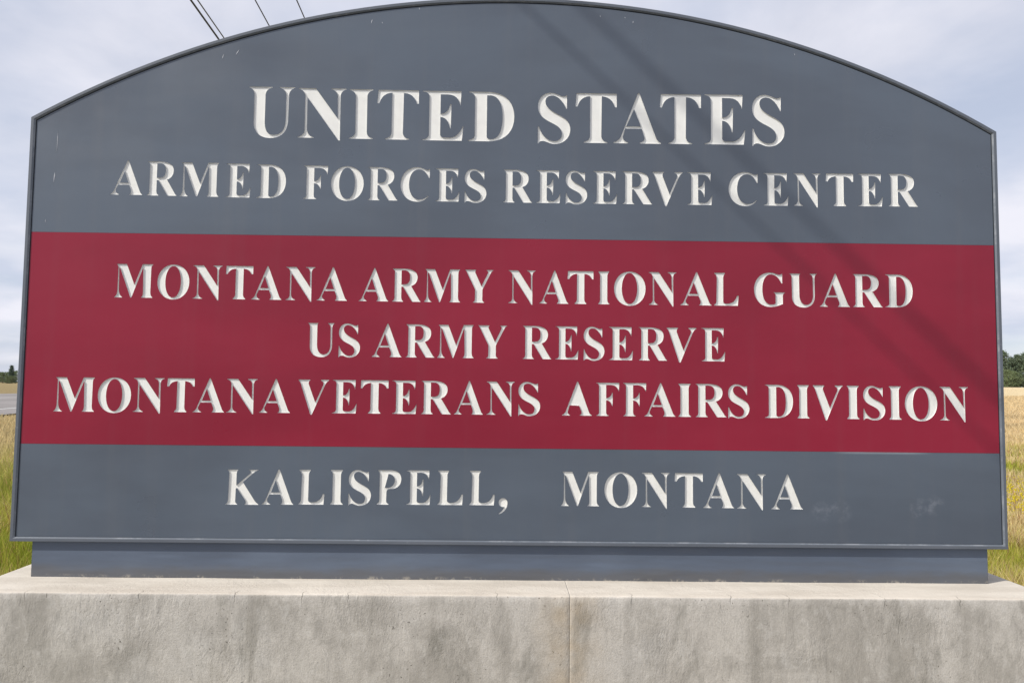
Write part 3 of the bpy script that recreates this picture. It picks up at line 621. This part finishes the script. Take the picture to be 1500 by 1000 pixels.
# ------------------------------------------------------------------ trees at the edge of the fields
def leafmat(name, a, b):
    m = Mat(name, .75, .2)
    m.color(m.mix(m.rng(m.noise(.9, 4, rough=.7), .38, .62), a, b)); return m.m
m_pine, m_fir, m_broad = leafmat('pine_needles', (0.085, 0.12, 0.08), (0.15, 0.19, 0.115)), leafmat('fir_needles', (0.075, 0.105, 0.082), (0.12, 0.155, 0.115)), leafmat('broad_leaves', (0.11, 0.15, 0.075), (0.18, 0.225, 0.11))  # greens lightened and greyed to carry the distance haze in the colour
m = Mat('bark', .9, .1); m.color(m.mix(m.noise(6, 4), (0.09, 0.065, 0.05), (0.16, 0.12, 0.09))); m_bark = m.m
def tree(name, x, y, h, wid, kind, label, cat, group, seed):
    rd = random.Random(seed); z0 = float(height(x, y)) - .1
    t = empty(name, (x, y, z0), label, cat, group)
    bm = bmesh.new(); prev = None; K = 8
    for i in range(7):
        f = i / 6; r = h * .022 * (1 - .85 * f) + .02
        ring = [bm.verts.new((x + math.cos(q * 2 * math.pi / K) * r + math.sin(f * 3 + seed) * .02 * h * f, y + math.sin(q * 2 * math.pi / K) * r, z0 + h * .97 * f)) for q in range(K)]
        if prev:
            for q in range(K): bm.faces.new((prev[q], prev[(q + 1) % K], ring[(q + 1) % K], ring[q]))
        prev = ring
    bmesh.ops.recalc_face_normals(bm, faces=bm.faces)
    from_bm('trunk', bm, m_bark, t, True)
    limbs, crown_v, crown_f = bmesh.new(), [], []
    nl = 120 if kind != 'broad' else 80
    for i in range(nl):
        f = (i + rd.random()) / nl
        a = rd.uniform(0, 2 * math.pi)
        if kind == 'fir': zz = .03 + .95 * f; rr = wid * (1.02 - f) ** .8 * rd.uniform(.75, 1.1) + .1; up = -.12
        elif kind == 'pine': zz = .02 + .95 * f; rr = wid * math.sin(math.pi * min(1, .25 + .72 * f)) ** .7 * rd.uniform(.55, 1.1); up = .12
        else: zz = .02 + .9 * f; rr = wid * math.sin(math.pi * min(.96, .2 + .75 * f)) ** .6 * rd.uniform(.6, 1.1); up = .3
        p0 = Vector((x, y, z0 + h * zz)); p1 = p0 + Vector((math.cos(a) * rr, math.sin(a) * rr, rr * up))
        r0 = h * .006
        s = Vector((-math.sin(a), math.cos(a), 0)) * r0
        q = [limbs.verts.new(c_) for c_ in (p0 - s, p0 + s, p0 + Vector((0, 0, r0 * 2)), p1)]
        limbs.faces.new((q[0], q[1], q[3])); limbs.faces.new((q[1], q[2], q[3])); limbs.faces.new((q[2], q[0], q[3]))
        # leaf clumps along the limb
        nc = 5
        for c_ in range(nc):
            e = p0.lerp(p1, (c_ + 1.0) / nc); cr = h * .05 * rd.uniform(.7, 1.35)
            for _ in range(14):
                o_ = Vector((rd.gauss(0, 1), rd.gauss(0, 1), rd.gauss(0, .7))) * cr * .62
                cpt = e + o_; sz = h * rd.uniform(.008, .019)
                d1 = Vector((rd.gauss(0, 1), rd.gauss(0, 1), rd.gauss(0, .6))).normalized() * sz
                d2 = d1.cross(Vector((rd.gauss(0, 1), rd.gauss(0, 1), rd.gauss(0, 1)))).normalized() * sz * .8
                b = len(crown_v); crown_v += [cpt - d1, cpt + d2, cpt + d1, cpt - d2]; crown_f.append((b, b + 1, b + 2, b + 3))
    tag(from_bm('limbs', limbs, m_bark, t), kind='stuff')
    me = bpy.data.meshes.new('crown'); me.from_pydata([tuple(v) for v in crown_v], [], crown_f); me.materials.append({'fir': m_fir, 'pine': m_pine, 'broad': m_broad}[kind])
    o = bpy.data.objects.new('crown', me); C.objects.link(o); o.parent = t; o.matrix_parent_inverse = Matrix.Translation(-t.location)
GR, GL_ = 'pines at the edge of the ripe field', 'trees beyond the road'
right = [(.6475, 214, 10.6, 2.6, 'pine', 'tall dark pine just clear of the right frame edge'),
         (.658, 226, 9.4, 2.3, 'fir', 'slim fir between the two rounder pines on the right'),
         (.667, 214, 9.6, 2.7, 'pine', 'pine close to the right picture edge, just left of the pine cut by it'),
         (.636, 220, 9.8, 2.8, 'pine', 'dark pine half hidden by the right frame of the sign'),
         (.652, 205, 5.2, 2.0, 'broad', 'low olive bush at the foot of the right hand pines'),
         (.6625, 207, 4.8, 2.0, 'broad', 'low bush under the pines at the right picture edge'),
         (.678, 222, 10.8, 2.9, 'pine', 'pine cut by the right picture edge'),]
for i, (t_, d, h, w_, k_, lab) in enumerate(right):
    tree({'pine': 'pine_tree', 'fir': 'fir_tree', 'broad': 'bush'}[k_], EYE.x + (t_ + .021) * d, EYE.y + d, h, w_, k_, lab, 'bush' if k_ == 'broad' else 'tree', GR, 30 + i)
right += [(.6705, 208, 9.0, 3.4, 'pine', 'rounded pine wedged between the two pines at the right picture edge'),
          (.6445, 212, 8.8, 2.8, 'fir', 'dark fir touching the right frame edge of the sign'),
          (.672, 232, 8.6, 3.0, 'fir', 'dark fir behind the two pines at the right picture edge'),
          (.6535, 236, 9.2, 3.0, 'pine', 'pine in the gap behind the tall dark pine and the slim fir')]
left = [(-.6505, 430, 10.2, 2.6, 'fir', 'pointed dark fir beside the left frame of the sign'),
        (-.650, 445, 7.2, 3.2, 'broad', 'round green tree left of the pointed fir'),
        (-.661, 440, 6.6, 3.4, 'broad', 'low round tree at the left picture edge'),
        (-.669, 452, 7.4, 3.2, 'broad', 'tree cut by the left picture edge'),
        (-.655, 425, 4.2, 2.8, 'broad', 'low bush in front of the round tree on the left')]
left += [(-.645, 452, 7.8, 3.6, 'broad', 'green tree touching the left frame of the sign, right of the pointed fir'),
         (-.6555, 455, 7.0, 4.2, 'broad', 'broad green tree between the two round trees on the left'),
         (-.665, 448, 6.8, 4.2, 'broad', 'wide tree next to the left picture edge'),
         (-.6495, 422, 4.4, 3.4, 'broad', 'low bush at the foot of the pointed fir')]
for i, (t_, d, h, w_, k_, lab) in enumerate(left):
    tree({'pine': 'pine_tree', 'fir': 'fir_tree', 'broad': 'broadleaf_tree'}[k_], EYE.x + (t_ + .013) * d, EYE.y + d, h, w_, k_, lab, 'tree', GL_, 60 + i)

# ------------------------------------------------------------------ overhead cables
m = Mat('cable_rubber', .5, .4); m.color((0.02, 0.02, 0.022)); m_cable = m.m
m = Mat('cable_metal', .4, .5); m.color((0.07, 0.07, 0.075)); m_alu = m.m
CD = Vector((-0.04749, 1.0, 0.00557))
for H, kx, k0, r, mat, lab in (
        (6.6, -.7330, -.1485, .0175, m_cable, 'thick dark overhead cable, leftmost above the arch'),
        (5.55, -.7170, -.1350, .0100, m_alu, 'thin grey overhead wire close beside the leftmost thick cable'),
        (7.6, -.56554, -.1304, .0125, m_cable, 'overhead cable in the middle above the arch'),
        (7.6, -.45415, -.1462, .0125, m_cable, 'rightmost overhead cable near the top edge above the arch')):
    p = Vector((EYE.x + kx * H + k0, 0, EYE.z + H))
    bm = bmesh.new(); prev = None
    for t in (-60, -20, 0, 20, 60, 150, 320):
        q = p + CD * t
        ring = [bm.verts.new(q + Vector((math.cos(a * math.pi / 4), 0, math.sin(a * math.pi / 4))) * r) for a in range(8)]
        if prev:
            for a in range(8): bm.faces.new((prev[a], prev[(a + 1) % 8], ring[(a + 1) % 8], ring[a]))
        prev = ring
    bmesh.ops.recalc_face_normals(bm, faces=bm.faces)
    o = from_bm('overhead_cable', bm, mat, None, True); tag(o, lab, 'cable', 'overhead cables passing behind the arch')
